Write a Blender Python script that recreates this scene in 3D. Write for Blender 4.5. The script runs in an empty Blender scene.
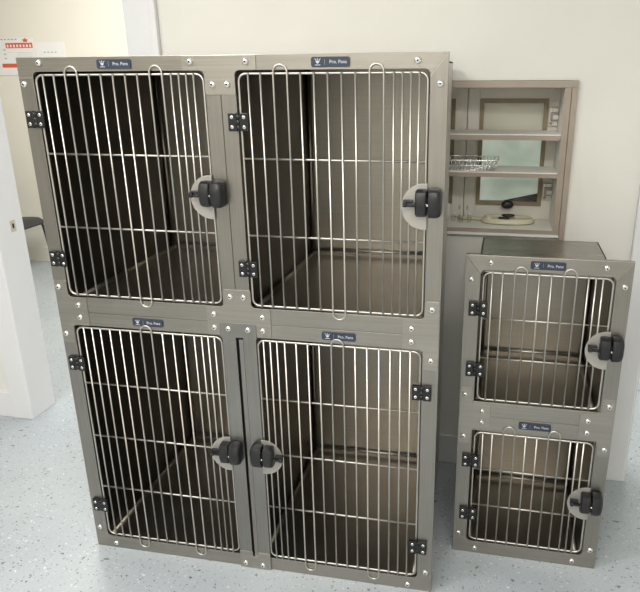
import bpy, bmesh, math, random
from mathutils import Vector, Matrix
random.seed(7)
C = bpy.context.scene.collection
PI = math.pi

# ------------------------------------------------------------------ materials
def new_mat(name):
    m = bpy.data.materials.new(name); m.use_nodes = True
    nt = m.node_tree
    return m, nt, nt.nodes['Principled BSDF']

def N(nt, t, **kw):
    n = nt.nodes.new(t)
    for k, v in kw.items(): setattr(n, k, v)
    return n

def plain(name, col, rough=.5, metal=0., spec=.5, noise=.0, nscale=30.):
    m, nt, b = new_mat(name)
    b.inputs['Roughness'].default_value = rough
    b.inputs['Metallic'].default_value = metal
    b.inputs['Specular IOR Level'].default_value = spec
    tc = N(nt, 'ShaderNodeTexCoord'); nz = N(nt, 'ShaderNodeTexNoise')
    nz.inputs['Scale'].default_value = nscale; nz.inputs['Detail'].default_value = 3
    nt.links.new(tc.outputs['Object'], nz.inputs['Vector'])
    rp = N(nt, 'ShaderNodeValToRGB')
    d = noise
    rp.color_ramp.elements[0].position = .3; rp.color_ramp.elements[1].position = .7
    rp.color_ramp.elements[0].color = tuple(c*(1-d) for c in col)+(1,)
    rp.color_ramp.elements[1].color = tuple(min(1, c*(1+d)) for c in col)+(1,)
    nt.links.new(nz.outputs['Fac'], rp.inputs['Fac'])
    nt.links.new(rp.outputs['Color'], b.inputs['Base Color'])
    return m

def brushed(name, col, rough, axis, amount=.10):
    m, nt, b = new_mat(name)
    b.inputs['Metallic'].default_value = 1.
    tc = N(nt, 'ShaderNodeTexCoord'); mp = N(nt, 'ShaderNodeMapping')
    sc = {'x': (3, 260, 260), 'z': (260, 260, 3), 'y': (260, 3, 260)}[axis]
    mp.inputs['Scale'].default_value = sc
    nt.links.new(tc.outputs['Object'], mp.inputs['Vector'])
    nz = N(nt, 'ShaderNodeTexNoise'); nz.inputs['Scale'].default_value = 1.; nz.inputs['Detail'].default_value = 4
    nt.links.new(mp.outputs['Vector'], nz.inputs['Vector'])
    big = N(nt, 'ShaderNodeTexNoise'); big.inputs['Scale'].default_value = 5.; big.inputs['Detail'].default_value = 2
    nt.links.new(tc.outputs['Object'], big.inputs['Vector'])
    rp = N(nt, 'ShaderNodeValToRGB')
    rp.color_ramp.elements[0].position = .25; rp.color_ramp.elements[1].position = .75
    rp.color_ramp.elements[0].color = tuple(c*(1-amount) for c in col)+(1,)
    rp.color_ramp.elements[1].color = tuple(c*(1+amount) for c in col)+(1,)
    nt.links.new(nz.outputs['Fac'], rp.inputs['Fac'])
    mx = N(nt, 'ShaderNodeMix', data_type='RGBA', blend_type='MULTIPLY'); mx.inputs[0].default_value = .25
    nt.links.new(rp.outputs['Color'], mx.inputs[6]); nt.links.new(big.outputs['Fac'], mx.inputs[7])
    nt.links.new(mx.outputs[2], b.inputs['Base Color'])
    mr = N(nt, 'ShaderNodeMapRange'); mr.inputs[3].default_value = rough-.06; mr.inputs[4].default_value = rough+.08
    nt.links.new(nz.outputs['Fac'], mr.inputs[0]); nt.links.new(mr.outputs[0], b.inputs['Roughness'])
    bp = N(nt, 'ShaderNodeBump'); bp.inputs['Strength'].default_value = .06; bp.inputs['Distance'].default_value = .001
    nt.links.new(nz.outputs['Fac'], bp.inputs['Height']); nt.links.new(bp.outputs['Normal'], b.inputs['Normal'])
    return m

STEEL = (.415, .387, .345)
M = {}
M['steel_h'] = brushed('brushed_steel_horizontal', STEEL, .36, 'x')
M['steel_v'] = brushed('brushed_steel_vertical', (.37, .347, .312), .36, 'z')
M['steel_plate'] = brushed('brushed_steel_plate', (.455, .423, .375), .38, 'x')
M['steel_dark'] = brushed('brushed_steel_dark', (.34, .325, .30), .34, 'z')  # darker brushed steel for the fork, small casing and cabinet hinges
M['casing'] = brushed('cage_casing_steel', (.74, .72, .68), .55, 'z', .05)
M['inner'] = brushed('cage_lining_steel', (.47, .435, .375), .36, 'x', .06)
M['inner_shaded'] = brushed('cage_lining_steel_shaded', (.15, .132, .112), .32, 'z', .06)  # same lining steel, darkened to paint in the shade inside the cages
M['pan'] = brushed('floor_pan_steel', (.37, .335, .285), .36, 'x', .05)
M['top'] = brushed('cage_top_steel', (.40, .38, .345), .27, 'x', .05)
M['wire'] = plain('chromed_wire', (.58, .555, .51), .40, 1., noise=.04)
M['screw'] = plain('bright_screw_steel', (.86, .85, .83), .16, 1., noise=.02)
M['black'] = plain('black_plastic', (.013, .013, .0145), .38, noise=.15)
M['hinge'] = plain('black_hinge_metal', (.008, .008, .009), .35, noise=.15)
M['grey_disc'] = plain('grey_latch_plate_metal', (.43, .41, .375), .42, .6, noise=.05)
M['navy'] = plain('navy_name_plate', (.028, .038, .062), .45, noise=.1)
M['print'] = plain('silver_print', (.52, .54, .58), .5, noise=.03)
M['gap'] = plain('gap_shade', (.01, .01, .01), .9)  # near-black colour stands in for shade inside sockets, slots and holes
M['wall'] = plain('cream_wall_paint', (.755, .74, .685), .75, noise=.015, nscale=6)
M['wall_far'] = plain('warm_cream_wall_paint', (.84, .80, .70), .75, noise=.01, nscale=6)
M['ceil'] = plain('white_ceiling', (.85, .84, .80), .9, noise=.02)
M['trim'] = plain('white_trim_paint', (.755, .752, .76), .45, noise=.012, nscale=8)
M['base'] = plain('baseboard_paint', (.72, .72, .70), .5, noise=.012, nscale=8)
M['taupe'] = plain('taupe_wood_edge', (.36, .30, .245), .5, noise=.05, nscale=20)
M['cream'] = plain('cream_cabinet_board', (.87, .85, .79), .5, noise=.015)
M['cabdoor'] = plain('cream_cabinet_door', (.70, .675, .595), .5, noise=.015)
M['bead'] = plain('bronze_bead', (.24, .19, .11), .45, noise=.12)
M['beige'] = plain('beige_backing', (.74, .69, .58), .6, noise=.03, nscale=5)
M['chrome'] = plain('bright_chrome', (.80, .80, .80), .15, 1.)
M['seat'] = plain('black_vinyl', (.035, .036, .038), .5, noise=.1)
M['paper'] = plain('white_paper', (.86, .85, .83), .8, noise=.01)
M['red'] = plain('orange_red_print', (.72, .12, .055), .7, noise=.05)
M['ink'] = plain('grey_print', (.42, .40, .40), .8)
M['white_plastic'] = plain('white_plastic', (.82, .82, .80), .4)
M['strike'] = plain('worn_brass_plate', (.62, .56, .50), .35, .7)

def clouded():
    m, nt, b = new_mat('pale_green_clouded_sheet')
    tc = N(nt, 'ShaderNodeTexCoord'); nz = N(nt, 'ShaderNodeTexNoise')
    nz.inputs['Scale'].default_value = 9; nz.inputs['Detail'].default_value = 5; nz.inputs['Distortion'].default_value = .6
    nt.links.new(tc.outputs['Object'], nz.inputs['Vector'])
    rp = N(nt, 'ShaderNodeValToRGB')
    e = rp.color_ramp.elements
    e[0].position = .3; e[0].color = (.70, .76, .71, 1); e[1].position = .72; e[1].color = (.95, .97, .94, 1)
    nt.links.new(nz.outputs['Fac'], rp.inputs['Fac']); nt.links.new(rp.outputs['Color'], b.inputs['Base Color'])
    b.inputs['Roughness'].default_value = .5
    tr = N(nt, 'ShaderNodeBsdfTranslucent'); mx = N(nt, 'ShaderNodeMixShader'); mx.inputs[0].default_value = .5
    nt.links.new(rp.outputs['Color'], tr.inputs[0]); nt.links.new(b.outputs[0], mx.inputs[1]); nt.links.new(tr.outputs[0], mx.inputs[2])
    nt.links.new(mx.outputs[0], nt.nodes['Material Output'].inputs[0])
    return m
M['cloud'] = clouded()

def glass(name, tint, ior=1.45, rough=.02):
    m, nt, b = new_mat(name)
    b.inputs['Base Color'].default_value = tint+(1,)
    b.inputs['Transmission Weight'].default_value = 1.
    b.inputs['Roughness'].default_value = rough; b.inputs['IOR'].default_value = ior
    return m
def pane_mat(name='window_pane_glass', ior=1.45):
    m = bpy.data.materials.new(name); m.use_nodes = True
    nt = m.node_tree; nt.nodes.clear()
    o = N(nt, 'ShaderNodeOutputMaterial'); tr = N(nt, 'ShaderNodeBsdfTransparent'); gl = N(nt, 'ShaderNodeBsdfGlossy')
    tr.inputs[0].default_value = (.97, .98, .97, 1); gl.inputs['Roughness'].default_value = .03
    fr = N(nt, 'ShaderNodeFresnel'); fr.inputs[0].default_value = ior
    mx = N(nt, 'ShaderNodeMixShader')
    nt.links.new(fr.outputs[0], mx.inputs[0]); nt.links.new(tr.outputs[0], mx.inputs[1]); nt.links.new(gl.outputs[0], mx.inputs[2])
    nt.links.new(mx.outputs[0], o.inputs[0])
    return m
M['pane'] = pane_mat()
M['vial'] = pane_mat('clear_vial_plastic', 1.12)
def tubing():
    m, nt, b = new_mat('pale_yellow_tubing')
    tc = N(nt, 'ShaderNodeTexCoord'); nz = N(nt, 'ShaderNodeTexNoise'); nz.inputs['Scale'].default_value = 40
    nt.links.new(tc.outputs['Object'], nz.inputs['Vector'])
    rp = N(nt, 'ShaderNodeValToRGB'); rp.color_ramp.elements[0].color = (.80, .76, .52, 1); rp.color_ramp.elements[1].color = (.86, .83, .64, 1)
    nt.links.new(nz.outputs['Fac'], rp.inputs['Fac']); nt.links.new(rp.outputs['Color'], b.inputs['Base Color'])
    b.inputs['Roughness'].default_value = .35; b.inputs['Transmission Weight'].default_value = .25
    return m
M['tube'] = tubing()

def floor_mat():
    m, nt, b = new_mat('grey_flake_epoxy_floor')
    L = nt.links.new
    tc = N(nt, 'ShaderNodeTexCoord')
    nz = N(nt, 'ShaderNodeTexNoise'); nz.inputs['Scale'].default_value = 2.2; nz.inputs['Detail'].default_value = 4
    L(tc.outputs['Object'], nz.inputs['Vector'])
    rp = N(nt, 'ShaderNodeValToRGB')
    rp.color_ramp.elements[0].position = .3; rp.color_ramp.elements[1].position = .7
    rp.color_ramp.elements[0].color = (.375, .415, .445, 1); rp.color_ramp.elements[1].color = (.45, .49, .515, 1)
    L(nz.outputs['Fac'], rp.inputs['Fac'])
    fine = N(nt, 'ShaderNodeTexNoise'); fine.inputs['Scale'].default_value = 120; fine.inputs['Detail'].default_value = 2
    L(tc.outputs['Object'], fine.inputs['Vector'])
    mx0 = N(nt, 'ShaderNodeMix', data_type='RGBA', blend_type='OVERLAY'); mx0.inputs[0].default_value = .12
    L(rp.outputs['Color'], mx0.inputs[6]); L(fine.outputs['Fac'], mx0.inputs[7])
    cur = mx0.outputs[2]
    def flakes(cur, scale, rad, keep, cols, off, dist):
        mp = N(nt, 'ShaderNodeMapping'); mp.inputs['Location'].default_value = off
        L(tc.outputs['Object'], mp.inputs['Vector'])
        ds = N(nt, 'ShaderNodeTexNoise'); ds.inputs['Scale'].default_value = scale*1.6; ds.inputs['Detail'].default_value = 2
        L(mp.outputs['Vector'], ds.inputs['Vector'])
        ad = N(nt, 'ShaderNodeVectorMath', operation='MULTIPLY_ADD'); ad.inputs[1].default_value = (dist, dist, 0)
        L(ds.outputs['Color'], ad.inputs[0]); L(mp.outputs['Vector'], ad.inputs[2])
        vo = N(nt, 'ShaderNodeTexVoronoi', voronoi_dimensions='2D'); vo.inputs['Scale'].default_value = scale
        L(ad.outputs[0], vo.inputs['Vector'])
        sp = N(nt, 'ShaderNodeSeparateColor'); L(vo.outputs['Color'], sp.inputs[0])
        # radius varies by cell
        r = N(nt, 'ShaderNodeMath', operation='MULTIPLY'); L(sp.outputs[1], r.inputs[0]); r.inputs[1].default_value = rad
        lt = N(nt, 'ShaderNodeMath', operation='LESS_THAN'); L(vo.outputs['Distance'], lt.inputs[0]); L(r.outputs[0], lt.inputs[1])
        kp = N(nt, 'ShaderNodeMath', operation='LESS_THAN'); L(sp.outputs[0], kp.inputs[0]); kp.inputs[1].default_value = keep
        mu = N(nt, 'ShaderNodeMath', operation='MULTIPLY'); L(lt.outputs[0], mu.inputs[0]); L(kp.outputs[0], mu.inputs[1])
        cr = N(nt, 'ShaderNodeValToRGB'); cr.color_ramp.interpolation = 'CONSTANT'
        el = cr.color_ramp.elements
        while len(el) < len(cols): el.new(.5)
        for i, c in enumerate(cols):
            el[i].position = i/len(cols); el[i].color = c+(1,)
        L(sp.outputs[2], cr.inputs[0])
        mx = N(nt, 'ShaderNodeMix', data_type='RGBA'); L(mu.outputs[0], mx.inputs[0]); L(cur, mx.inputs[6]); L(cr.outputs[0], mx.inputs[7])
        return mx.outputs[2]
    dk = [(.15, .15, .16), (.26, .21, .17), (.20, .20, .21), (.62, .64, .65), (.24, .20, .19), (.33, .32, .33)]
    cur = flakes(cur, 26, .16, .34, dk, (0, 0, 0), .034)
    cur = flakes(cur, 62, .24, .34, dk+[(.66, .68, .69)]*1, (3.1, 1.7, 0), .016)
    cur = flakes(cur, 120, .34, .25, [(.29, .30, .32), (.60, .63, .65), (.22, .21, .22)], (7.3, 2.2, 0), .004)
    L(cur, b.inputs['Base Color'])
    b.inputs['Roughness'].default_value = .34
    b.inputs['Specular IOR Level'].default_value = .5
    return m
M['floor'] = floor_mat()

# ------------------------------------------------------------------ mesh helpers
def add_box(bm, x0, x1, y0, y1, z0, z1, mi=0, bev=0., seg=2):
    vs = [bm.verts.new((x, y, z)) for x in (x0, x1) for y in (y0, y1) for z in (z0, z1)]
    q = [(0, 1, 3, 2), (4, 6, 7, 5), (0, 4, 5, 1), (2, 3, 7, 6), (0, 2, 6, 4), (1, 5, 7, 3)]
    fs = [bm.faces.new([vs[i] for i in f]) for f in q]
    for f in fs: f.material_index = mi
    if bev:
        es = list({e for f in fs for e in f.edges})
        r = bmesh.ops.bevel(bm, geom=es, offset=bev, segments=seg, affect='EDGES', profile=.5, clamp_overlap=True)
        for f in r['faces']: f.material_index = mi
    return vs

def add_tube(bm, pts, r, seg=8, closed=False, mi=0, cap=True):
    pts = [Vector(p) for p in pts]; n = len(pts); rings = []
    up = None
    for i, p in enumerate(pts):
        a = pts[(i-1) % n] if (closed or i > 0) else p
        b = pts[(i+1) % n] if (closed or i < n-1) else p
        t = (b-a).normalized()
        if up is None:
            ref = Vector((0, 1, 0)) if abs(t.y) < .9 else Vector((1, 0, 0))
            up = (ref-t*ref.dot(t)).normalized()
        else:
            up = (up-t*up.dot(t)).normalized()
        s = t.cross(up)
        rr = r[i] if isinstance(r, (list, tuple)) else r
        rings.append([bm.verts.new(p+(up*math.cos(2*PI*k/seg)+s*math.sin(2*PI*k/seg))*rr) for k in range(seg)])
    m = n if closed else n-1
    for i in range(m):
        A, B = rings[i], rings[(i+1) % n]
        for k in range(seg):
            f = bm.faces.new((A[k], A[(k+1) % seg], B[(k+1) % seg], B[k])); f.material_index = mi; f.smooth = True
    if cap and not closed:
        for R in (rings[0][::-1], rings[-1]):
            f = bm.faces.new(R); f.material_index = mi

def add_lathe(bm, prof, center, axis='-y', seg=16, mi=0):
    """prof: list of (radius, height along axis)"""
    c = Vector(center); rings = []
    for r, h in prof:
        ring = []
        for k in range(seg):
            a = 2*PI*k/seg; u, v = r*math.cos(a), r*math.sin(a)
            if axis == '-y': p = (u, -h, v)
            elif axis == 'z': p = (u, v, h)
            else: p = (h, u, v)
            ring.append(bm.verts.new(c+Vector(p)))
        rings.append(ring)
    for A, B in zip(rings, rings[1:]):
        for k in range(seg):
            f = bm.faces.new((A[k], A[(k+1) % seg], B[(k+1) % seg], B[k])); f.material_index = mi; f.smooth = True
    f = bm.faces.new(rings[0][::-1]); f.material_index = mi
    f = bm.faces.new(rings[-1]); f.material_index = mi

def rpoly(vs, seg=5):
    """(x,z,r) corners -> outline with rounded corners (convex and concave)"""
    out = []; n = len(vs)
    for i, (x, z, r) in enumerate(vs):
        p = Vector((x, z)); a = Vector(vs[i-1][:2])-p; b = Vector(vs[(i+1) % n][:2])-p
        if r <= 0: out.append((x, z)); continue
        a.normalize(); b.normalize()
        ang = a.angle(b); d = r/math.tan(ang/2)
        c = p+(a+b).normalized()*(r/math.sin(ang/2))
        s = p+a*d-c; e = p+b*d-c
        a0 = math.atan2(s.y, s.x); a1 = math.atan2(e.y, e.x); da = (a1-a0+PI) % (2*PI)-PI
        for k in range(seg+1):
            t = a0+da*k/seg; out.append((c.x+r*math.cos(t), c.y+r*math.sin(t)))
    return out

def add_plate(bm, outline, y0, y1, bev=0., mi=0):
    """flat outline in x,z extruded from y0 (front) to y1"""
    A = [bm.verts.new((x, y0, z)) for x, z in outline]; B = [bm.verts.new((x, y1, z)) for x, z in outline]
    n = len(A)
    ff = bm.faces.new(A); fb = bm.faces.new(B[::-1]); fs = [ff, fb]
    for i in range(n): fs.append(bm.faces.new((A[i], B[i], B[(i+1) % n], A[(i+1) % n])))
    for f in fs: f.material_index = mi
    bmesh.ops.recalc_face_normals(bm, faces=fs)
    if bev:
        bmesh.ops.bevel(bm, geom=list(ff.edges), offset=bev, segments=2, affect='EDGES', profile=.5, clamp_overlap=True)

def obj(name, bm, mats, parent=None, recalc=True):
    if recalc: bmesh.ops.recalc_face_normals(bm, faces=bm.faces[:])
    me = bpy.data.meshes.new(name); bm.to_mesh(me); bm.free()
    for m in (mats if isinstance(mats, (list, tuple)) else [mats]): me.materials.append(M[m])
    o = bpy.data.objects.new(name, me); C.objects.link(o)
    if parent: o.parent = parent
    return o

def smooth(o, ang=.6):
    me = o.data
    for p in me.polygons: p.use_smooth = True
    bm = bmesh.new(); bm.from_mesh(me)
    for e in bm.edges:
        if len(e.link_faces) == 2 and e.calc_face_angle(0) > ang: e.smooth = False
    bm.to_mesh(me); bm.free()
    return o

def tag(o, label, cat=None, group=None):
    o['label'] = label
    if cat: o['category'] = cat
    if group: o['group'] = group
    return o

def thing(name, label, cat, loc=(0, 0, 0), rz=0, group=None):
    o = bpy.data.objects.new(name, None); C.objects.link(o); o.empty_display_size = .1
    o.location = loc; o.rotation_euler = (0, 0, rz)
    return tag(o, label, cat, group)

def struct(name, boxes, mat, bev=0.):
    bm = bmesh.new()
    for b in boxes: add_box(bm, *b, bev=bev)
    o = obj(name, bm, mat); o['kind'] = 'structure'
    return o

def text_mesh(s, size, bold=0.):
    cu = bpy.data.curves.new('text', 'FONT'); cu.body = s; cu.size = size; cu.align_x = 'CENTER'; cu.align_y = 'CENTER'
    cu.extrude = .0002; cu.offset = bold; cu.resolution_u = 3
    t = bpy.data.objects.new('text', cu); C.objects.link(t)
    dg = bpy.context.evaluated_depsgraph_get()
    me = bpy.data.meshes.new_from_object(t.evaluated_get(dg))
    bpy.data.objects.remove(t); bpy.data.curves.remove(cu)
    me.transform(Matrix.Rotation(PI/2, 4, 'X'))
    return me

# ------------------------------------------------------------------ room
YW, YB = .705, .835          # back wall faces
XL, XR, YR, YF = -2.6, 3.0, -3.3, 3.04
H_CEIL = 2.55
DT = 2.05
struct('floor', [(-4.6, 4.2, -3.4, 3.15, -.1, 0)], 'floor')
struct('ceiling', [(-4.6, 4.2, -3.4, 3.15, H_CEIL, H_CEIL+.1)], 'ceil')
struct('wall_back', [(XL, -.77, YW, YB, 0, H_CEIL), (-.77, -.055, YW, YB, DT+.012, H_CEIL), (-.055, .7687, YW, YB, 0, H_CEIL), (1.4265, 1.735, YW, YB, 0, H_CEIL),
                     (.7687, 1.4265, YW, YB, 0, .924), (.7687, 1.4265, YW, YB, 1.4293, H_CEIL),
                     (1.735, 2.56, YW, YB, DT+.012, H_CEIL), (2.56, XR, YW, YB, 0, H_CEIL)], 'wall')
struct('wall_left', [(XL-.1, XL, -3.3, YB, 0, H_CEIL)], 'wall')
struct('wall_right', [(XR, XR+.1, -3.3, YB, 0, H_CEIL)], 'wall')
struct('wall_front', [(XL-.1, XR+.1, -3.4, -3.3, 0, H_CEIL)], 'wall')
struct('wall_far', [(-4.6, 4.2, YF, YF+.1, 0, H_CEIL)], 'wall_far')
struct('wall_far_left', [(-4.6, -4.5, YB, YF, 0, H_CEIL)], 'wall_far')
struct('wall_far_right', [(4.1, 4.2, YB, YF, 0, H_CEIL)], 'wall_far')
BBH = .122
struct('baseboard_back', [(.04, 1.668, YW-.012, YW, 0, BBH)], 'base', .003)
struct('baseboard_left', [(XL, -.858, YW-.012, YW, 0, BBH)], 'trim', .003)
struct('baseboard_far', [(-4.5, 4.1, YF-.012, YF, 0, .122)], 'wall_far', .003)

def casing(name, boxes, jamb):
    bm = bmesh.new()
    for b in boxes: add_box(bm, *b, bev=.004)
    add_box(bm, *jamb, bev=.002)
    o = obj(name, bm, 'trim'); o['kind'] = 'structure'
    return o
# doorway on the left: the casing of its left side, with the strike plate, then its right side
t1 = casing('trim_1', [(-.858, -.760, YW-.016, YW, 0, DT+.09)], (-.770, -.757, YW-.014, YB+.014, 0, DT))
bm = bmesh.new(); add_box(bm, -.7575, -.7545, .772, .800, .838, .886, 0, .001); add_box(bm, -.7548, -.7540, .780, .790, .852, .872, 1)
o = obj('strike_plate', bm, ['strike', 'gap'], t1); o['label'] = 'metal strike plate'
casing('trim_2', [(-.084, .014, YW-.016, YW, 0, DT+.09), (.014, .038, YW-.022, YW, 0, DT+.112)], (-.068, -.055, YW-.014, YB+.014, 0, DT))
casing('trim_3', [(-.858, .014, YW-.016, YW, DT+.012, DT+.10)], (-.757, -.068, YW-.014, YB+.014, DT, DT+.012))
casing('trim_4', [(1.666, 1.742, YW-.018, YW, 0, DT+.09)], (1.735, 1.748, YW-.014, YB+.014, 0, DT))
casing('trim_5', [(1.666, 2.64, YW-.018, YW, DT+.012, DT+.10)], (1.748, 2.547, YW-.014, YB+.014, DT, DT+.012))
casing('trim_6', [(2.553, 2.64, YW-.018, YW, 0, DT+.09)], (2.547, 2.56, YW-.014, YB+.014, 0, DT))

# ------------------------------------------------------------------ kennels
def bolt_bm(x, z, y, r=.0085):
    bm = bmesh.new()
    add_lathe(bm, [(r, 0), (r, .0012), (r*.93, .0030), (r*.75, .0047), (r*.5, .0058), (r*.34, .0062)], (x, y, z), seg=14)
    add_lathe(bm, [(r*.30, .0058), (r*.30, .00635)], (x, y, z), seg=6, mi=1)
    return bm
def bolts(parent, pts, y=0.):
    for x, z in pts: obj('bolt', bolt_bm(x, z, y), ['screw', 'gap'], parent, recalc=True)

RW, RV = .0031, .0026       # wire radii
def grille_bm(x0, x1, z0, z1, wires, loops_top, loops_bot, horiz, ht, hb):
    """ring x0..x1, z0..z1; wires = x of the upright wires; loops = index pairs (first) joined by a hairpin, apex heights ht / hb"""
    bm = bmesh.new()
    ring = rpoly([(x0, z0, .018), (x1, z0, .018), (x1, z1, .018), (x0, z1, .018)], 6)
    add_tube(bm, [(x, .003, z) for x, z in ring], RW, 8, closed=True)
    for z in horiz: add_tube(bm, [(x0, .003, z), (x1, .003, z)], RW*.92, 8)
    yv = -.0026
    top = {}; bot = {}
    for i in loops_top: top[i] = 1; top[i+1] = 2
    for i in loops_bot: bot[i] = 1; bot[i+1] = 2
    def arc(i, apex, sgn):
        a, b = wires[i], wires[i+1]; r = (b-a)/2; c = (a+b)/2; zc = apex-sgn*r
        return [(c-r*math.cos(PI*k/10), yv, zc+sgn*r*math.sin(PI*k/10)) for k in range(11)]
    done = set()
    for i, x in enumerate(wires):
        if i in done: continue
        ti, bi = top.get(i), bot.get(i)
        if ti == 1:
            p = [(x, yv, z0-.002)]+arc(i, ht, 1)+[(wires[i+1], yv, z0-.002)]; done.add(i+1)
        elif bi == 1:
            p = [(x, yv, z1+.002)]+arc(i, hb, -1)+[(wires[i+1], yv, z1+.002)]; done.add(i+1)
        else:
            p = [(x, yv, z0-.002), (x, yv, z1+.002)]
        add_tube(bm, p, RV, 8)
    return bm

def make_door(root, ring, wires, lt, lb, hz, ht, hb, hinge_x, hinge_zs, latch_x, latch_z, side):
    """side = +1: latch on the right of the door, -1: latch on the left"""
    x0, x1, z0, z1 = ring
    d = obj('door', grille_bm(x0, x1, z0, z1, wires, lt, lb, hz, ht, hb), 'wire', root)
    for hzc in hinge_zs:
        h = bmesh.new()
        w, g = .027, .004
        xa, xb = hinge_x-.0255, hinge_x+.0255
        add_box(h, xa, hinge_x-g, -.010, -.0005, hzc-.0215, hzc+.0215, 0, .0015)
        add_box(h, hinge_x+g, xb, -.010, -.0005, hzc-.0215, hzc+.0215, 0, .0015)
        for dz in (-.0125, 0, .0125):
            add_lathe(h, [(.0058, -.0058), (.0058, .0058)], (hinge_x, -.006, hzc+dz), 'z', 10)
        for sx in (-.0155, .0155):
            for sz in (-.0115, .0115):
                add_lathe(h, [(.0048, 0), (.0046, .0012), (.003, .0022)], (hinge_x+sx, -.010, hzc+sz), '-y', 10, 1)
                add_lathe(h, [(.0014, .002), (.0014, .0026)], (hinge_x+sx, -.010, hzc+sz), '-y', 6, 0)
        o = obj('hinge', h, ['hinge', 'screw'], d); o['label'] = 'black hinge with four screws'
    # half-round plate behind the latch
    R = .056; b = bmesh.new(); n = 22
    out = []
    for k in range(n+1):
        a = PI/2+PI*k/n*1.0
        out.append((latch_x-side*(-R*math.cos(a)) , latch_z+R*math.sin(a)))
    out += [(latch_x+side*.006, latch_z-R), (latch_x+side*.006, latch_z+R)]
    add_plate(b, out, -.0085, -.0052, .0006)
    o = obj('latch_plate', b, 'grey_disc', d); o['label'] = 'half-round grey plate behind the latch'
    zc = latch_z+.011; latch_x += .006
    def lobe(xa, xb, y0, hh, bev, shoulder):
        b = bmesh.new()
        a, c = min(xa, xb), max(xa, xb)
        # side profile (y,z): rounded towards the viewer
        prof = [(-.006, -hh), (y0+.014, -hh*.98), (y0+.005, -hh*.80), (y0, -hh*.38), (y0, hh*.42), (y0+.005, hh*.84), (y0+.014, hh), (-.006, hh)]
        mid = (a+c)/2
        secs = [(a, .90), (a+(c-a)*.10, .98), (a+(c-a)*.25, 1.0), (a+(c-a)*.75, 1.0), (a+(c-a)*.90, .97), (c, .88)]
        if shoulder:
            secs = [(a, .97), (a+(c-a)*.08, 1.0), (a+(c-a)*.55, 1.0), (a+(c-a)*.78, .96), (a+(c-a)*.92, .88), (c, .74)]
            if side < 0: secs = [(a+c-x, s) for x, s in secs][::-1]
        rings = []
        for x, s in secs:
            rings.append([b.verts.new((x, -.006+(y+.006)*s, zc+z*s)) for y, z in prof])
        for A, B in zip(rings, rings[1:]):
            for k in range(len(prof)):
                b.faces.new((A[k], A[(k+1) % len(prof)], B[(k+1) % len(prof)], B[k]))
        b.faces.new(rings[0]); b.faces.new(rings[-1][::-1])
        return b
    s = side
    b = lobe(latch_x-s*.026, latch_x+s*.0015, -.040, .0325, .008, False)
    # thumb lever
    xa, xb = latch_x-s*.056, latch_x-s*.022
    add_box(b, min(xa, xb), max(xa, xb), -.030, -.020, zc-.008, zc-.001, 0, .002)
    add_box(b, min(xa, xb)+(0 if s > 0 else .010), max(xa, xb)-(.010 if s > 0 else 0), -.026, -.012, zc+.001, zc+.007, 0, .002)
    add_box(b, min(xa, xb) if s > 0 else max(xa, xb)-.010, min(xa, xb)+.010 if s > 0 else max(xa, xb), -.033, -.018, zc-.009, zc+.004, 0, .0025)
    o = smooth(obj('latch_handle', b, 'black', d)); o['label'] = 'black plastic latch handle with thumb lever'
    b = lobe(latch_x+s*.0055, latch_x+s*(.035 if s > 0 else .040), -.042, .034, .010, True)
    o = smooth(obj('latch_keeper', b, 'black', d)); o['label'] = 'black plastic latch keeper'
    b = bmesh.new(); add_lathe(b, [(.0035, 0), (.0033, .004), (.002, .0052)], (latch_x+s*.0035, -.033, zc-.002), '-y', 8)
    o = obj('latch_pin', b, 'screw', d)
    b = bmesh.new(); add_box(b, latch_x+s*.0035-.002, latch_x+s*.0035+.002, -.033, -.006, zc-.010, zc+.012)
    obj('latch_spindle', b, 'gap', d)
    return d

TXT = text_mesh('Pro. Pens', .0108, .0001); TXT.materials.append(M['print'])
def name_plate(root, xc, zc, w=.092, h=.0225):
    b = bmesh.new()
    r = .005
    add_plate(b, rpoly([(xc-w/2, zc-h/2, r), (xc+w/2, zc-h/2, r), (xc+w/2, zc+h/2, r), (xc-w/2, zc+h/2, r)], 4), -.0035, 0, .0006)
    p = obj('name_plate', b, 'navy', root); p['label'] = 'navy name plate with a silver crest and lettering'
    t = bpy.data.objects.new('lettering', TXT); C.objects.link(t); t.parent = p; t.location = (xc+.0185, -.0038, zc)
    b = bmesh.new(); y0, y1 = -.0041, -.0033
    ex, ez = xc-.030, zc+.0015
    S = .0062
    add_plate(b, [(ex-S*.75, ez+S*.35), (ex-S*.30, ez+S*.1), (ex, ez+S*.35), (ex+S*.30, ez+S*.1), (ex+S*.75, ez+S*.35), (ex+S*.62, ez-S*.35), (ex, ez-S*.95), (ex-S*.62, ez-S*.35)], y0, y1)
    add_plate(b, [(ex-S*1.25, ez+S*1.0), (ex-S*.95, ez+S*.95), (ex-S*.45, ez+S*.35), (ex-S*.7, ez+S*.3)], y0, y1)
    add_plate(b, [(ex+S*1.25, ez+S*1.0), (ex+S*.7, ez+S*.3), (ex+S*.45, ez+S*.35), (ex+S*.95, ez+S*.95)], y0, y1)
    add_plate(b, [(ex-S*.28, ez+S*.55), (ex+S*.28, ez+S*.55), (ex, ez+S*1.2)], y0, y1)
    add_box(b, ex-S*1.05, ex+S*1.05, y0, y1, ez-S*1.42, ez-S*1.18)
    obj('crest', b, 'print', p)
    b = bmesh.new(); add_box(b, xc-.0135, xc-.0130, y0, y1, zc-.006, zc+.006); obj('divider', b, 'ink', p)
    return p

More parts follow.
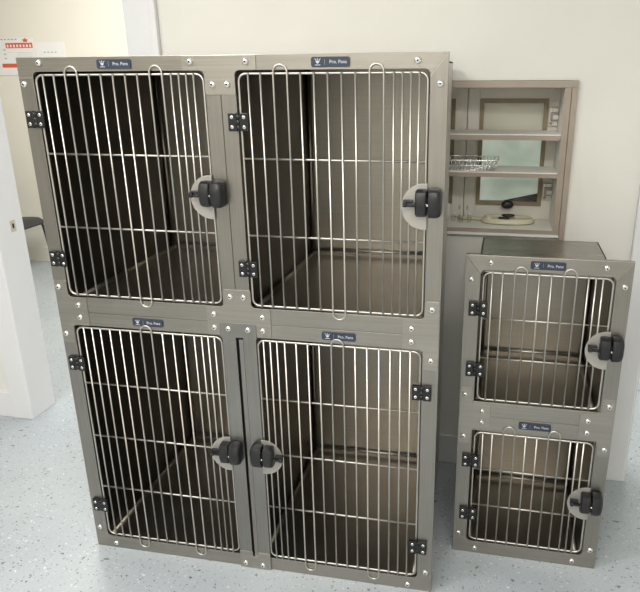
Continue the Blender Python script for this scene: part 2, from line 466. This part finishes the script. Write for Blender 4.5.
def shell(root, x0, x1, z0, z1, y0, y1, t=.004):
    """one compartment: lining of sides, back and roof, and a floor pan with a raised lip"""
    b = bmesh.new()
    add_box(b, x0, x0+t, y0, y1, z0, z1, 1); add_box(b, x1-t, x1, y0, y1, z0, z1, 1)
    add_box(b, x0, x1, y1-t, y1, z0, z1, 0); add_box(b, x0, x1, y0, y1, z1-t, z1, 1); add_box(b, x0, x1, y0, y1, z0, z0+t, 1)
    # coved upright seams at the back
    for xx, s in ((x0+t, 1), (x1-t, -1)):
        add_tube(b, [(xx+s*.007, y1-t-.007, z0+t), (xx+s*.007, y1-t-.007, z1-t)], .0075, 8)
    o = obj('compartment', b, ['inner', 'inner_shaded'], root); o['label'] = 'dull steel compartment behind the door'
    b = bmesh.new()
    f = z0+t+.004
    add_box(b, x0+t, x1-t, y0, y1-t-.002, z0+t, f)
    for xx, s in ((x0+t, 1), (x1-t, -1)):
        add_tube(b, [(xx+s*.008, y0+.004, f+.004), (xx+s*.008, y1-.02, f+.004)], .009, 8, mi=0)
    add_tube(b, [(x0+t, y1-t-.008, f+.018), (x1-t, y1-t-.008, f+.018)], .0055, 8, mi=1)
    add_box(b, x0+t, x1-t, y1-t-.006, y1-t-.002, f, f+.018)
    obj('floor_pan', b, ['pan', 'wire'], o)

def rail(root, name, outline, mat, y0=0., y1=.012, bev=.0008, label=None):
    b = bmesh.new(); add_plate(b, outline, y0, y1, bev)
    o = obj(name, b, mat, root)
    if label: o['label'] = label
    return o

# ---- big bank of four cages
W, H = 1.092, 1.5
bank = thing('cage_bank', 'large stainless steel bank of four animal cages with wire doors, standing against the wall', 'animal cage')
DEP = .66
SEAM = .818
U0, U1, L0, L1 = .864, 1.465, .044, .778
XA, XB, XC, XD = .041, .507, .585, 1.052          # upper openings
XE, XF, XG, XH = .042, .499, .596, 1.049          # lower openings
r = .014
b = bmesh.new()      # outer casing of the bank
for q in ((.026, .030, .012, DEP, .004, H-.014), (W-.042, W-.038, .012, DEP, .004, H-.014), (.026, W-.038, DEP-.004, DEP, .004, H-.014),
          (.026, W-.038, .012, DEP, H-.018, H-.014), (.026, W-.038, .012, DEP, .004, .008)): add_box(b, *q)
obj('casing', b, 'casing', bank)
xm = .546
for (x0, x1, z0, z1) in ((.0305, xm-.002, .834, H-.019), (.572, W-.0425, .834, H-.019), (.0305, xm-.002, .020, .828), (.556, W-.0425, .020, .828)):
    shell(bank, x0, x1, z0, z1, .013, DEP-.005)
# top rail with fillets down to the stiles
top = rail(bank, 'frame_rail', rpoly([(0, H, .001), (W, H, 0), (XD, U1-r, 0)], 1)[:0] + [(0, H), (W, H), (XD, U1-r)]
     + [(XD-r+r*math.cos(a), U1-r+r*math.sin(a)) for a in [PI/2*k/6 for k in range(1, 7)]] + [(XC, U1), (XB, U1)]
     + [(XA+r, U1)] + [(XA+r-r*math.sin(PI/2*k/6), U1-r+r*math.cos(PI/2*k/6)) for k in range(1, 7)] + [(0, U1-r)], 'steel_h')
rail(bank, 'frame_stile', [(0, U1-r), (XA, U1-r), (XA, .88), (0, .88)], 'steel_v')
rail(bank, 'frame_stile', [(W, H), (W, .88), (XD, .88), (XD, U1-r)], 'steel_v')
for x0, x1 in ((XB, .5455), (.5465, XC)): rail(bank, 'frame_stile', [(x0, U1), (x1, U1), (x1, U0), (x0, U0)], 'steel_v')
midu = rail(bank, 'frame_rail', [(0, .88), (XA, .88), (XA, U0), (XD, U0), (XD, .88), (W, .88), (W, SEAM+.0005), (0, SEAM+.0005)], 'steel_h')
midl = rail(bank, 'frame_rail', [(0, SEAM-.0005), (W, SEAM-.0005), (W, .76), (XH, .76), (XH, L1), (XE, L1), (XE, .76), (0, .76)], 'steel_h')
rail(bank, 'frame_stile', [(0, .76), (XE, .76), (XE, L0+r), (0, L0+r)], 'steel_v')
rail(bank, 'frame_stile', [(XH, .76), (W, .76), (W, L0+r), (XH, L0+r)], 'steel_v')
bot = rail(bank, 'frame_rail', [(0, 0), (W, 0), (W, L0+r), (XH, L0+r)] + [(XH-r+r*math.cos(PI/2*k/6), L0+r-r*math.sin(PI/2*k/6)) for k in range(1, 7)]
     + [(XE+r, L0)] + [(XE+r-r*math.sin(PI/2*k/6), L0+r-r*math.cos(PI/2*k/6)) for k in range(1, 7)] + [(0, L0+r)], 'steel_h')
# plates
PY = -.0022
def side_plate(root, x0, xo, xv, xh, zc, zt, zb, ht, hb, fl=.012):
    """T shaped joining plate: vertical leg from x0 to xv, arm to xh (mirrored when xh < xv)"""
    return rail(root, 'joining_plate', rpoly([(x0, zb, .004), (x0, zt, .004), (xv, zt, .008), (xv, ht, fl), (xh, ht, .001), (xh, hb, .001), (xv, hb, fl), (xv, zb, .008)]), 'steel_plate', PY, .002, .0007)
p = side_plate(bank, .002, 0, XA, .096, SEAM, .912, .722, U0, L1); bolts(p, [(.0155, .892), (.069, .840), (.069, .803), (.0155, .750)], PY)
p = side_plate(bank, W-.002, 0, XD, .996, SEAM, .912, .722, U0, L1); bolts(p, [(1.0715, .890), (1.020, .836), (1.020, .799), (1.0715, .749)], PY)
tp = rail(bank, 'joining_plate', rpoly([(.452, H-.001, .001), (.452, U1, .001), (XB, U1, .012), (XB, 1.409, .001), (XC, 1.409, .001), (XC, U1, .012), (.640, U1, .001), (.640, H-.001, .001)]), 'steel_plate', PY, .002, .0007)
bolts(tp, [(.474, 1.485), (.615, 1.484), (.527, 1.433), (.565, 1.433)], PY)
cp = rail(bank, 'joining_plate', rpoly([(.511, .913, .004), (.588, .914, .004), (.588, U0, .012), (.641, U0, .001), (.641, L1+.002, .001), (.458, L1+.002, .001), (.458, U0, .001), (.511, U0, .012)]), 'steel_plate', PY, .002, .0007)
bolts(cp, [(.530, .893), (.568, .893), (.479, .840), (.478, .801), (.618, .839), (.617, .800)], PY)
# lower middle: fork shaped plate of two uprights with a slot between
fork = rail(bank, 'frame_stile', rpoly([(.492, .812, .003), (.500, .818, .001), (.598, .818, .001), (.598, L1-.004, 0), (XG, L1-.006, 0), (XG, .058, 0), (.5595, .058, 0), (.5595, .776, .001), (.5385, .776, .001), (.5385, .058, 0), (XF, .058, 0), (XF, L1-.006, 0), (.492, L1-.002, 0)]), 'steel_dark', -.0044, .010, .0006)
bolts(fork, [(.519, .801), (.575, .801)], -.0044)
b = bmesh.new(); add_box(b, .5455, .5575, -.001, .010, .03, .770); obj('slot_strip', b, 'steel_v', bank)
b = bmesh.new(); add_box(b, .538, .560, .0105, .0125, .03, .80); obj('slot_shade', b, 'gap', bank)  # near-black sheet painting the shade deep in the slot
bp_ = rail(bank, 'joining_plate', rpoly([(.498, .001, .001), (.597, .001, .001), (.597, .061, .001), (.557, .061, .001), (.557, .046, .001), (.541, .046, .001), (.541, .061, .001), (.498, .061, .001)]), 'steel_plate', -.0060, .002, .0006)
bolts(bp_, [(.516, .018), (.572, .017)], -.0060)
bolts(bot, [(.018, .073), (.068, .018), (1.0735, .069), (1.022, .017)])
bolts(top, [(.064, 1.486), (.0135, 1.435), (1.023, 1.483), (1.0745, 1.433)])
UW = [.0715, .102, .134, .168, .2005, .233, .266, .299, .332, .365, .398, .4215, .4415, .461, .480]
LW = [.074, .100, .127, .157, .189, .221, .253, .286, .319, .351, .383, .415, .437, .456, .475]
make_door(bank, (.047, .5025, .871, 1.457), UW, [2, 9], [6], [1.261, 1.065], 1.477, .848, .034, [1.349, .975], .502, 1.160, 1)
make_door(bank, (.593, 1.046, .871, 1.457), [x+.5475 for x in UW], [2, 9], [6], [1.2575, 1.0625], 1.477, .848, .589, [1.346, .974], 1.046, 1.153, 1)
make_door(bank, (.048, .4935, .052, .770), LW, [6], [3, 9], [.593, .415, .232], .791, .021, .038, [.658, .164], .493, .407, 1)
make_door(bank, (W-.4935, W-.048, .052, .770), [W-x for x in LW][::-1], [7], [4, 10], [.593, .415, .232], .791, .021, 1.050, [.657, .160], .599, .408, -1)
for x, z in ((.2725, 1.482), (.821, 1.4815), (.278, .8005), (.827, .7995)): name_plate(bank, x, z)

# ---- small cage of two
sw, sh, sa = .4369, .9857, -.0111
small = thing('double_cage', 'small stainless steel cage of two stacked compartments right of the large bank', 'animal cage', (1.1413, .197, 0), sa)
a0, a1 = .042, .396
u0, u1, l0, l1 = .541, .944, .044, .445
b = bmesh.new()
BX0, BX1, BD, BT = .034, .396, .400, .9385
for q in ((BX0, BX0+.004, .012, BD, .010, BT), (BX1-.004, BX1, .012, BD, .010, BT), (BX0, BX1, BD-.004, BD, .010, BT), (BX0, BX1, .012, BD, .010, .014)): add_box(b, *q)
add_box(b, BX0-.001, BX1+.001, .012, BD+.001, BT-.004, BT, 1, .002)
obj('casing', b, ['steel_dark', 'top'], small)
for z0, z1 in ((.522, BT-.005), (.0145, .515)): shell(small, BX0+.0045, BX1-.0045, z0, z1, .013, BD-.005)
top = rail(small, 'frame_rail', [(0, sh), (sw, sh), (a1, u1-r)] + [(a1-r+r*math.cos(PI/2*k/6), u1-r+r*math.sin(PI/2*k/6)) for k in range(1, 7)]
     + [(a0+r, u1)] + [(a0+r-r*math.sin(PI/2*k/6), u1-r+r*math.cos(PI/2*k/6)) for k in range(1, 7)], 'steel_h', 0, .016)
rail(small, 'frame_stile', [(0, sh), (a0, u1-r), (a0, .56), (0, .56)], 'steel_v', 0, .016)
rail(small, 'frame_stile', [(sw, sh), (sw, .56), (a1, .56), (a1, u1-r)], 'steel_v', 0, .016)
rail(small, 'frame_rail', [(0, .56), (a0, .56), (a0, u0), (a1, u0), (a1, .56), (sw, .56), (sw, .4935), (0, .4935)], 'steel_h', 0, .016)
rail(small, 'frame_rail', [(0, .4925), (sw, .4925), (sw, .43), (a1, .43), (a1, l1), (a0, l1), (a0, .43), (0, .43)], 'steel_h', 0, .016)
rail(small, 'frame_stile', [(0, .43), (a0, .43), (a0, l0+r), (0, l0+r)], 'steel_v', 0, .016)
rail(small, 'frame_stile', [(a1, .43), (sw, .43), (sw, l0+r), (a1, l0+r)], 'steel_v', 0, .016)
bot = rail(small, 'frame_rail', [(0, 0), (sw, 0), (sw, l0+r), (a1, l0+r)] + [(a1-r+r*math.cos(PI/2*k/6), l0+r-r*math.sin(PI/2*k/6)) for k in range(1, 7)]
     + [(a0+r, l0)] + [(a0+r-r*math.sin(PI/2*k/6), l0+r-r*math.cos(PI/2*k/6)) for k in range(1, 7)] + [(0, l0+r)], 'steel_h', 0, .016)
p = side_plate(small, .002, 0, .0375, .092, 0, .584, .400, u0-.008, l1+.008); bolts(p, [(.016, .562), (.068, .511), (.068, .474), (.017, .423)], PY)
p = side_plate(small, sw-.002, 0, .400, .344, 0, .584, .400, u0-.008, l1+.008); bolts(p, [(.419, .562), (.367, .511), (.367, .473), (.420, .423)], PY)
bolts(top, [(.068, .9655), (.369, .966), (.0175, .915), (.419, .916)])
bolts(bot, [(.016, .070), (.069, .019), (.368, .019), (.418, .068)])
SW = [.0745, .102, .134, .1665, .199, .231, .263, .2955, .326, .345, .363]
make_door(small, (.051, .390, .549, .936), SW, [2, 6], [], [.802, .681], .958, 0, .040, [.832, .646], .391, .734, 1)
make_door(small, (.051, .390, .052, .437), SW, [2, 6], [], [.311, .182], .467, 0, .042, [.342, .151], .390, .237, 1)
name_plate(small, .2195, .9645); name_plate(small, .2215, .4755)

# ------------------------------------------------------------------ wall cabinet (set through the wall, glass doors on its far side)
y0, y1 = .688, .890
CX, CZ = 1.0976, .925
cab = thing('wall_cabinet', 'open cream wall cabinet with taupe edges and two shelves, above the small cage', 'cabinet', (CX, y0, CZ))
def cpart(name, boxes, mats, parent=None, bev=0.):
    b = bmesh.new()
    for q in boxes: add_box(b, q[0]-CX, q[1]-CX, q[2]-y0, q[3]-y0, q[4]-CZ, q[5]-CZ, q[6] if len(q) > 6 else 0, bev)
    return obj(name, b, mats, parent or cab)
xl, xr = .7697, 1.4255
cpart('side_panel', [(xl, xl+.0195, y0+.002, y1, .928, 1.426, 0), (xl, xl+.0195, y0, y0+.002, .928, 1.426, 1)], ['cream', 'taupe'])
cpart('side_panel', [(1.406, xr, y0+.002, y1, .928, 1.426, 0), (1.406, xr, y0, y0+.002, .928, 1.426, 1)], ['cream', 'taupe'])
cpart('top_panel', [(xl, 1.4454, y0-.002, y1, 1.4071, 1.4283, 0)], ['taupe'], None, .001)
cpart('bottom_panel', [(xl+.0195, 1.406, y0+.002, y1, .9348, .9478, 0), (xl+.0195, 1.406, y0, y0+.002, .9337, .9478, 1), (xl, xr, y0-.003, YW-.001, .925, .9337, 2)], ['cream', 'taupe', 'white_plastic'])
cpart('filler_strip', [(1.427, 1.4454, y0, YW-.001, .899, 1.4283)], 'taupe', None, .001)
for z0, z1 in ((1.2442, 1.2627), (1.1233, 1.1396)):
    s = cpart('shelf', [(xl+.0205, 1.4055, y0+.004, .850, z0, z1)], 'cream')
    cpart('edge_band', [(xl+.0205, 1.4055, y0+.002, y0+.004, z0, z1-.003)], 'taupe', s)
for sgn in (-1, 1):
    X = lambda x: CX+sgn*(x-CX)
    def bx(xa, xb, *q): return (min(X(xa), X(xb)), max(X(xa), X(xb)))+q
    yd = .859
    d = cpart('door', [bx(1.0988, 1.140, yd, yd+.020, .9495, 1.405), bx(1.371, 1.4045, yd, yd+.020, .9495, 1.405),
                       bx(1.140, 1.371, yd, yd+.020, 1.367, 1.405), bx(1.140, 1.371, yd, yd+.020, .9495, .998)], 'cabdoor', None, .0008)
    cpart('glass_bead', [bx(1.140, 1.154, yd-.005, yd+.014, .998, 1.367), bx(1.357, 1.371, yd-.005, yd+.014, .998, 1.367),
                         bx(1.154, 1.357, yd-.005, yd+.014, 1.353, 1.367), bx(1.154, 1.357, yd-.005, yd+.014, .998, 1.012)], 'bead', d)['label'] = 'bronze bead around the glass'
    cpart('glass_pane', [bx(1.152, 1.359, yd+.006, yd+.009, 1.009, 1.357)], 'pane', d)
    cpart('backing_sheet', [bx(1.140, 1.371, yd+.021, yd+.023, 1.2442, 1.367, 0), bx(1.140, 1.371, yd+.021, yd+.023, .998, 1.2442, 1)], ['beige', 'cloud'], d)['label'] = 'beige and clouded pale green sheet behind the glass'
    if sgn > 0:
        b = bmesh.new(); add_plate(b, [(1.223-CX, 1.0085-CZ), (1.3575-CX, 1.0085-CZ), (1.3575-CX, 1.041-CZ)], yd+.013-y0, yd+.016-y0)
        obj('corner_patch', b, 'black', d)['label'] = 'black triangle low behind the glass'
    for zc in (1.3074, 1.0514):
        h = bmesh.new()
        def hb(xa, xb, ya, yb, za, zb, mi, bev=.0015):
            add_box(h, min(X(xa), X(xb))-CX, max(X(xa), X(xb))-CX, ya-y0, yb-y0, za-CZ, zb-CZ, mi, bev)
        hb(1.373, 1.405, yd-.010, yd-.0005, zc-.030, zc+.030, 0); hb(1.379, 1.4015, yd-.022, yd-.008, zc-.013, zc+.017, 1)
        hb(1.386, 1.4055, yd-.030, yd-.006, zc-.007, zc+.008, 0)
        for q, m_ in ((.021, 0), (-.021, 1)):
            add_lathe(h, [(.006, 0), (.005, .003)], (X(1.382)-CX, yd-.010-y0, zc+q-CZ), '-y', 10, m_)
        obj('hinge', h, ['wire', 'steel_dark'], d)['label'] = 'chrome cup hinge'
    if sgn > 0: cpart('gap_light_block', [(1.088, 1.107, yd+.0205, yd+.026, .9495, 1.405)], 'cabdoor', d)  # added strip, blocks far-room light shining through the gap between the doors
    h = bmesh.new(); add_box(h, X(1.1118)-CX-.003, X(1.1118)-CX+.003, yd-.003-y0, yd-y0, .978-CZ, .991-CZ, 0, .001)
    obj('bumper', h, 'ink', d)
    if sgn > 0:
        h = bmesh.new()
        add_lathe(h, [(.006, 0), (.006, .008), (.011, .011), (.0165, .016), (.0175, .021), (.014, .027), (.006, .030)], (0, 0, 0), '-y', 18)
        for v in h.verts: v.co = Vector((v.co.x*1.25+1.254-CX, v.co.y+yd-.005-y0, v.co.z*.85+1.0045-CZ))
        k = obj('knob', h, 'black', d); k['label'] = 'shiny black oval knob'

# things in the cabinet
# wire tray on the middle shelf
zt = 1.1398
tray = thing('wire_tray', 'shallow chrome wire tray on the lower of the two cabinet shelves', 'tray', (1.106, .750, zt)); tray.scale = (1.09, 1.09, 1.09)
b = bmesh.new()
tx0, tx1, ty0, ty1 = -.100, .085, -.045, .055
ex = .016
add_tube(b, [(x, y, .034) for x, y in rpoly([(tx0-ex, ty0-ex*.6, .010), (tx1+ex, ty0-ex*.6, .010), (tx1+ex, ty1, .010), (tx0-ex, ty1, .010)], 4)], .0018, 6, closed=True)
add_tube(b, [(x, y, .018) for x, y in rpoly([(tx0-ex*.5, ty0-ex*.3, .010), (tx1+ex*.5, ty0-ex*.3, .010), (tx1+ex*.5, ty1, .010), (tx0-ex*.5, ty1, .010)], 4)], .0012, 6, closed=True)
obj('rim', b, 'chrome', tray)
b = bmesh.new()
n = 19
for k in range(n):
    x = tx0+(tx1-tx0)*k/(n-1); xo = x+(x-(tx0+tx1)/2)/((tx1-tx0)/2)*ex
    add_tube(b, [(xo, ty0-ex*.6, .034), (x, ty0, .0022), (x, ty1-.004, .0022), (xo, ty1, .034)], .0011, 6)
for k in range(7):
    y = ty0+(ty1-.004-ty0)*k/6
    yo = ty0-ex*.6+(ty1-ty0+ex*.6)*k/6
    add_tube(b, [(tx0-ex, yo, .034), (tx0, y, .0016), (tx1, y, .0016), (tx1+ex, yo, .034)], .0011, 6)
obj('basket_wires', b, 'chrome', tray)

zb = .9480
coil = thing('tubing_coil', 'loose coil of pale yellow tubing on the cabinet floor', 'tubing', (1.226, .780, zb)); coil.scale = (1.09, 1.09, 1.09)
b = bmesh.new()
pts = []
for k in range(60):
    t = k/59*2*PI*2.2
    rr = 1-.10*k/59
    pts.append((.030+.080*rr*math.cos(t+2.6), .004+.036*rr*math.sin(t+2.6), .0065+.0055*(k/59)*2))
pts = [(-.135, .040, .0065), (-.110, .038, .0065), (-.088, .034, .0065)]+[(-.066, .028, .0065)]+pts
add_tube(b, pts, .0062, 8)
obj('tube', b, 'tube', coil)
for cx, cy, cz, w in ((.030, .012, .030, .040), (.016, -.022, .027, .034)):
    b = bmesh.new()
    add_lathe(b, [(.3, -.0035), (.8, -.003), (1., 0), (.8, .003), (.3, .0035)], (0, 0, 0), 'z', 18)
    for v in b.verts: v.co = Vector((cx+v.co.x*w*.55, cy+v.co.y*.007, cz-.006+v.co.z*1.3))
    obj('clip', b, 'black', coil)['label'] = 'dark oval clip'
vd = [(1.066, .793), (1.094, .777), (1.1227, .785)]
for i, (x, y) in enumerate(vd):
    v = thing('vial', ['clear empty vial on the cabinet floor, leftmost of three', 'clear empty vial on the cabinet floor, middle of three', 'clear empty vial on the cabinet floor nearest the yellow tubing'][i], 'vial', (x, y, zb), 0, 'clear vials on the cabinet floor')
    b = bmesh.new(); add_lathe(b, [(.0065, 0), (.007, .001), (.007, .018), (.005, .020), (.005, .024)], (0, 0, 0), 'z', 12)
    obj('body', b, 'vial', v)
    b = bmesh.new(); add_lathe(b, [(.0056, .0245), (.0056, .029), (.0045, .030)], (0, 0, 0), 'z', 12)
    obj('cap', b, 'white_plastic', v)
bt = thing('bottle', 'slim white plastic bottle at the left on the cabinet floor', 'bottle', (1.0377, .824, zb))
b = bmesh.new(); add_lathe(b, [(.010, 0), (.011, .002), (.011, .052), (.006, .060), (.005, .064)], (0, 0, 0), 'z', 14); obj('body', b, 'white_plastic', bt)
b = bmesh.new(); add_lathe(b, [(.006, .0642), (.006, .072), (.002, .084)], (0, 0, 0), 'z', 12); obj('nozzle', b, 'white_plastic', bt)

# ------------------------------------------------------------------ far room: chair, calendar
ch = thing('side_chair', 'black chair with thin metal legs beyond the left doorway', 'chair', (-2.48, 2.72, 0))
b = bmesh.new()      # moulded seat with a rolled front edge (the chair faces right)
prof = [(-.20, .405, .030), (-.10, .395, .034), (.02, .398, .040), (.12, .404, .040), (.18, .402, .036), (.215, .385, .028), (.232, .362, .014)]
ys = [(-.20, .94), (-.17, 1.), (.17, 1.), (.20, .94)]
rows = []
for x, z, t in prof:
    rows.append(([b.verts.new((x, y, z+(0 if abs(y) < .18 else -.006))) for y, s in ys], [b.verts.new((x-(.010 if x > .2 else 0), y*s, z-t)) for y, s in ys]))
for (ta, ba), (tb, bb) in zip(rows, rows[1:]):
    for k in range(3):
        b.faces.new((ta[k], tb[k], tb[k+1], ta[k+1])); b.faces.new((ba[k], ba[k+1], bb[k+1], bb[k]))
    b.faces.new((ta[0], ba[0], bb[0], tb[0])); b.faces.new((ta[3], tb[3], bb[3], ba[3]))
for t_, b_ in (rows[0], rows[-1]):
    b.faces.new(t_+b_[::-1])
smooth(obj('seat', b, 'seat', ch), .9)
b = bmesh.new()
rows = []
for z, x, w in ((.46, -.215, .17), (.56, -.235, .185), (.70, -.262, .19), (.80, -.290, .175), (.83, -.298, .14)):
    rows.append([b.verts.new((x+dx+.02*abs(y)/.19*.8, y*w/.19, z)) for dx, y in ((0, -.19), (-.006, -.08), (-.006, .08), (0, .19), (-.024, .19), (-.03, .08), (-.03, -.08), (-.024, -.19))])
for A_, B_ in zip(rows, rows[1:]):
    for k in range(8): b.faces.new((A_[k], A_[(k+1) % 8], B_[(k+1) % 8], B_[k]))
b.faces.new(rows[0][::-1]); b.faces.new(rows[-1])
smooth(obj('backrest', b, 'seat', ch), .9)
for y in (-.185, .185):
    b = bmesh.new(); add_tube(b, [(.205, y*.95, .385), (.222, y*.97, .330), (.262, y, .008)], .0095, 8); add_lathe(b, [(.013, 0), (.012, .012)], (.263, y, 0), 'z', 10); obj('leg', b, 'black', ch)
    b = bmesh.new(); add_tube(b, [(-.15, y*.95, .375), (-.20, y*.97, .30), (-.265, y, .008)], .0095, 8); add_lathe(b, [(.013, 0), (.012, .012)], (-.266, y, 0), 'z', 10); obj('leg', b, 'black', ch)
    b = bmesh.new(); add_tube(b, [(-.17, y*.85, .375), (-.205, y*.85, .40), (-.245, y*.85, .56)], .008, 8); obj('back_support', b, 'black', ch)

yc = YF
cal = thing('wall_calendar', 'white sheet with an orange-red header band on the far room wall', 'notice', (-2.40, yc, 1.45))
b = bmesh.new(); add_box(b, -.20, .215, -.004, -.001, .0, .262); obj('sheet', b, 'paper', cal)
b = bmesh.new(); add_box(b, -.02, .205, -.0050, -.0038, .190, .226); add_box(b, -.075, .060, -.0050, -.0038, .055, .083)
obj('colour_bands', b, 'red', cal)['label'] = 'orange-red bands'
b = bmesh.new()
pts = [(.150+.027*math.cos(2*PI*k/10+PI/2)*(1 if k % 2 == 0 else .6), .243+.016*math.sin(2*PI*k/10+PI/2)*(1 if k % 2 == 0 else .6)) for k in range(10)]
add_plate(b, pts, -.0056, -.0038); obj('ornament', b, 'red', cal)
b = bmesh.new()
for k in range(9): add_box(b, -.17+.029*k, -.17+.029*k+.018, -.0048, -.0038, .247, .255)
for k in range(8):
    add_box(b, -.012+.026*k, -.004+.026*k, -.0048, -.0038, .160, .162)
for z in (.175, .145, .115): add_box(b, -.045, -.028, -.0048, -.0038, z, z+.008)
for k in range(5): add_box(b, .06+.002*k, .20, -.0046, -.0038, .100+.014*k, .1015+.014*k)
obj('printed_lines', b, 'ink', cal)
b = bmesh.new()
for k in range(8): add_box(b, -.010+.027*k, .004+.027*k, -.0054, -.0048, .196, .214)
obj('band_print', b, 'paper', cal)
ns = thing('wall_notice', 'plain white sheet right of the orange-red banded one, half hidden by the cage', 'notice', (-2.06, yc, 1.40))
b = bmesh.new(); add_box(b, -.115, .125, -.004, -.001, 0, .278); obj('sheet', b, 'paper', ns)
b = bmesh.new()
for k in range(4): add_box(b, -.05+.03*k, -.035+.03*k, -.0048, -.0038, .205, .212)
for k in range(6): add_box(b, -.09, .09, -.0048, -.0038, .05+.02*k, .0515+.02*k)
obj('printed_lines', b, 'ink', ns)

# ------------------------------------------------------------------ light
def area(name, loc, sx, sy, power, col=(1, .98, .95), rot=(0, 0, 0)):
    l = bpy.data.lights.new(name, 'AREA'); l.shape = 'RECTANGLE'; l.size = sx; l.size_y = sy; l.energy = power; l.color = col
    o = bpy.data.objects.new(name, l); C.objects.link(o); o.location = loc; o.rotation_euler = rot
    return o
area('ceiling_and_fill_lamp', (-.35, -1.15, H_CEIL-.02), 1.2, .6, 42)
area('ceiling_and_fill_lamp', (1.35, -1.8, H_CEIL-.02), 1.2, .6, 38)
area('ceiling_and_fill_lamp', (.3, -2.7, H_CEIL-.02), 1.2, .6, 34)  # unseen fill lamp, added to brighten the steel from the front
area('ceiling_and_fill_lamp', (-1.1, 1.75, H_CEIL-.02), 1.2, .6, 46, (1, .97, .92))
area('ceiling_and_fill_lamp', (1.5, 2.1, H_CEIL-.02), 1.2, .6, 40, (.94, .97, 1))  # unseen lamp, put here to light the clouded sheet from behind
w = bpy.data.worlds.new('room_ambient'); bpy.context.scene.world = w; w.use_nodes = True
w.node_tree.nodes['Background'].inputs[0].default_value = (1, .98, .95, 1); w.node_tree.nodes['Background'].inputs[1].default_value = .3

# ------------------------------------------------------------------ camera
pit, yaw, rol = math.radians(19.31474561), math.radians(11.62508513), math.radians(-.45579183)
cy_, sy_ = math.cos(yaw), math.sin(yaw); cp_, sp_ = math.cos(pit), math.sin(pit); cr_, sr_ = math.cos(rol), math.sin(rol)
Bm = Matrix(((1, 0, 0), (0, 0, -1), (0, 1, 0)))
Rz = Matrix(((cy_, sy_, 0), (-sy_, cy_, 0), (0, 0, 1)))
Rp = Matrix(((1, 0, 0), (0, cp_, -sp_), (0, sp_, cp_)))
Rr = Matrix(((cr_, -sr_, 0), (sr_, cr_, 0), (0, 0, 1)))
R = Rr @ Rp @ Bm @ Rz
F_, PX, PYP = 656.7672, 362.0737, 301.2326
cam = bpy.data.cameras.new('camera'); co = bpy.data.objects.new('camera', cam); C.objects.link(co)
mw = Matrix(((R[0][0], -R[1][0], -R[2][0]), (R[0][1], -R[1][1], -R[2][1]), (R[0][2], -R[1][2], -R[2][2]))).to_4x4()
mw.translation = Vector((1.2118, -1.5617, 1.4609))
co.matrix_world = mw
cam.sensor_width = 36; cam.sensor_fit = 'HORIZONTAL'; cam.lens = F_/640*36
cam.shift_x = -(PX-320)/640; cam.shift_y = (PYP-296)/640
cam.clip_start = .02
sc = bpy.context.scene
sc.camera = co
sc.view_settings.view_transform = 'Standard'
sc.view_settings.exposure = 0.
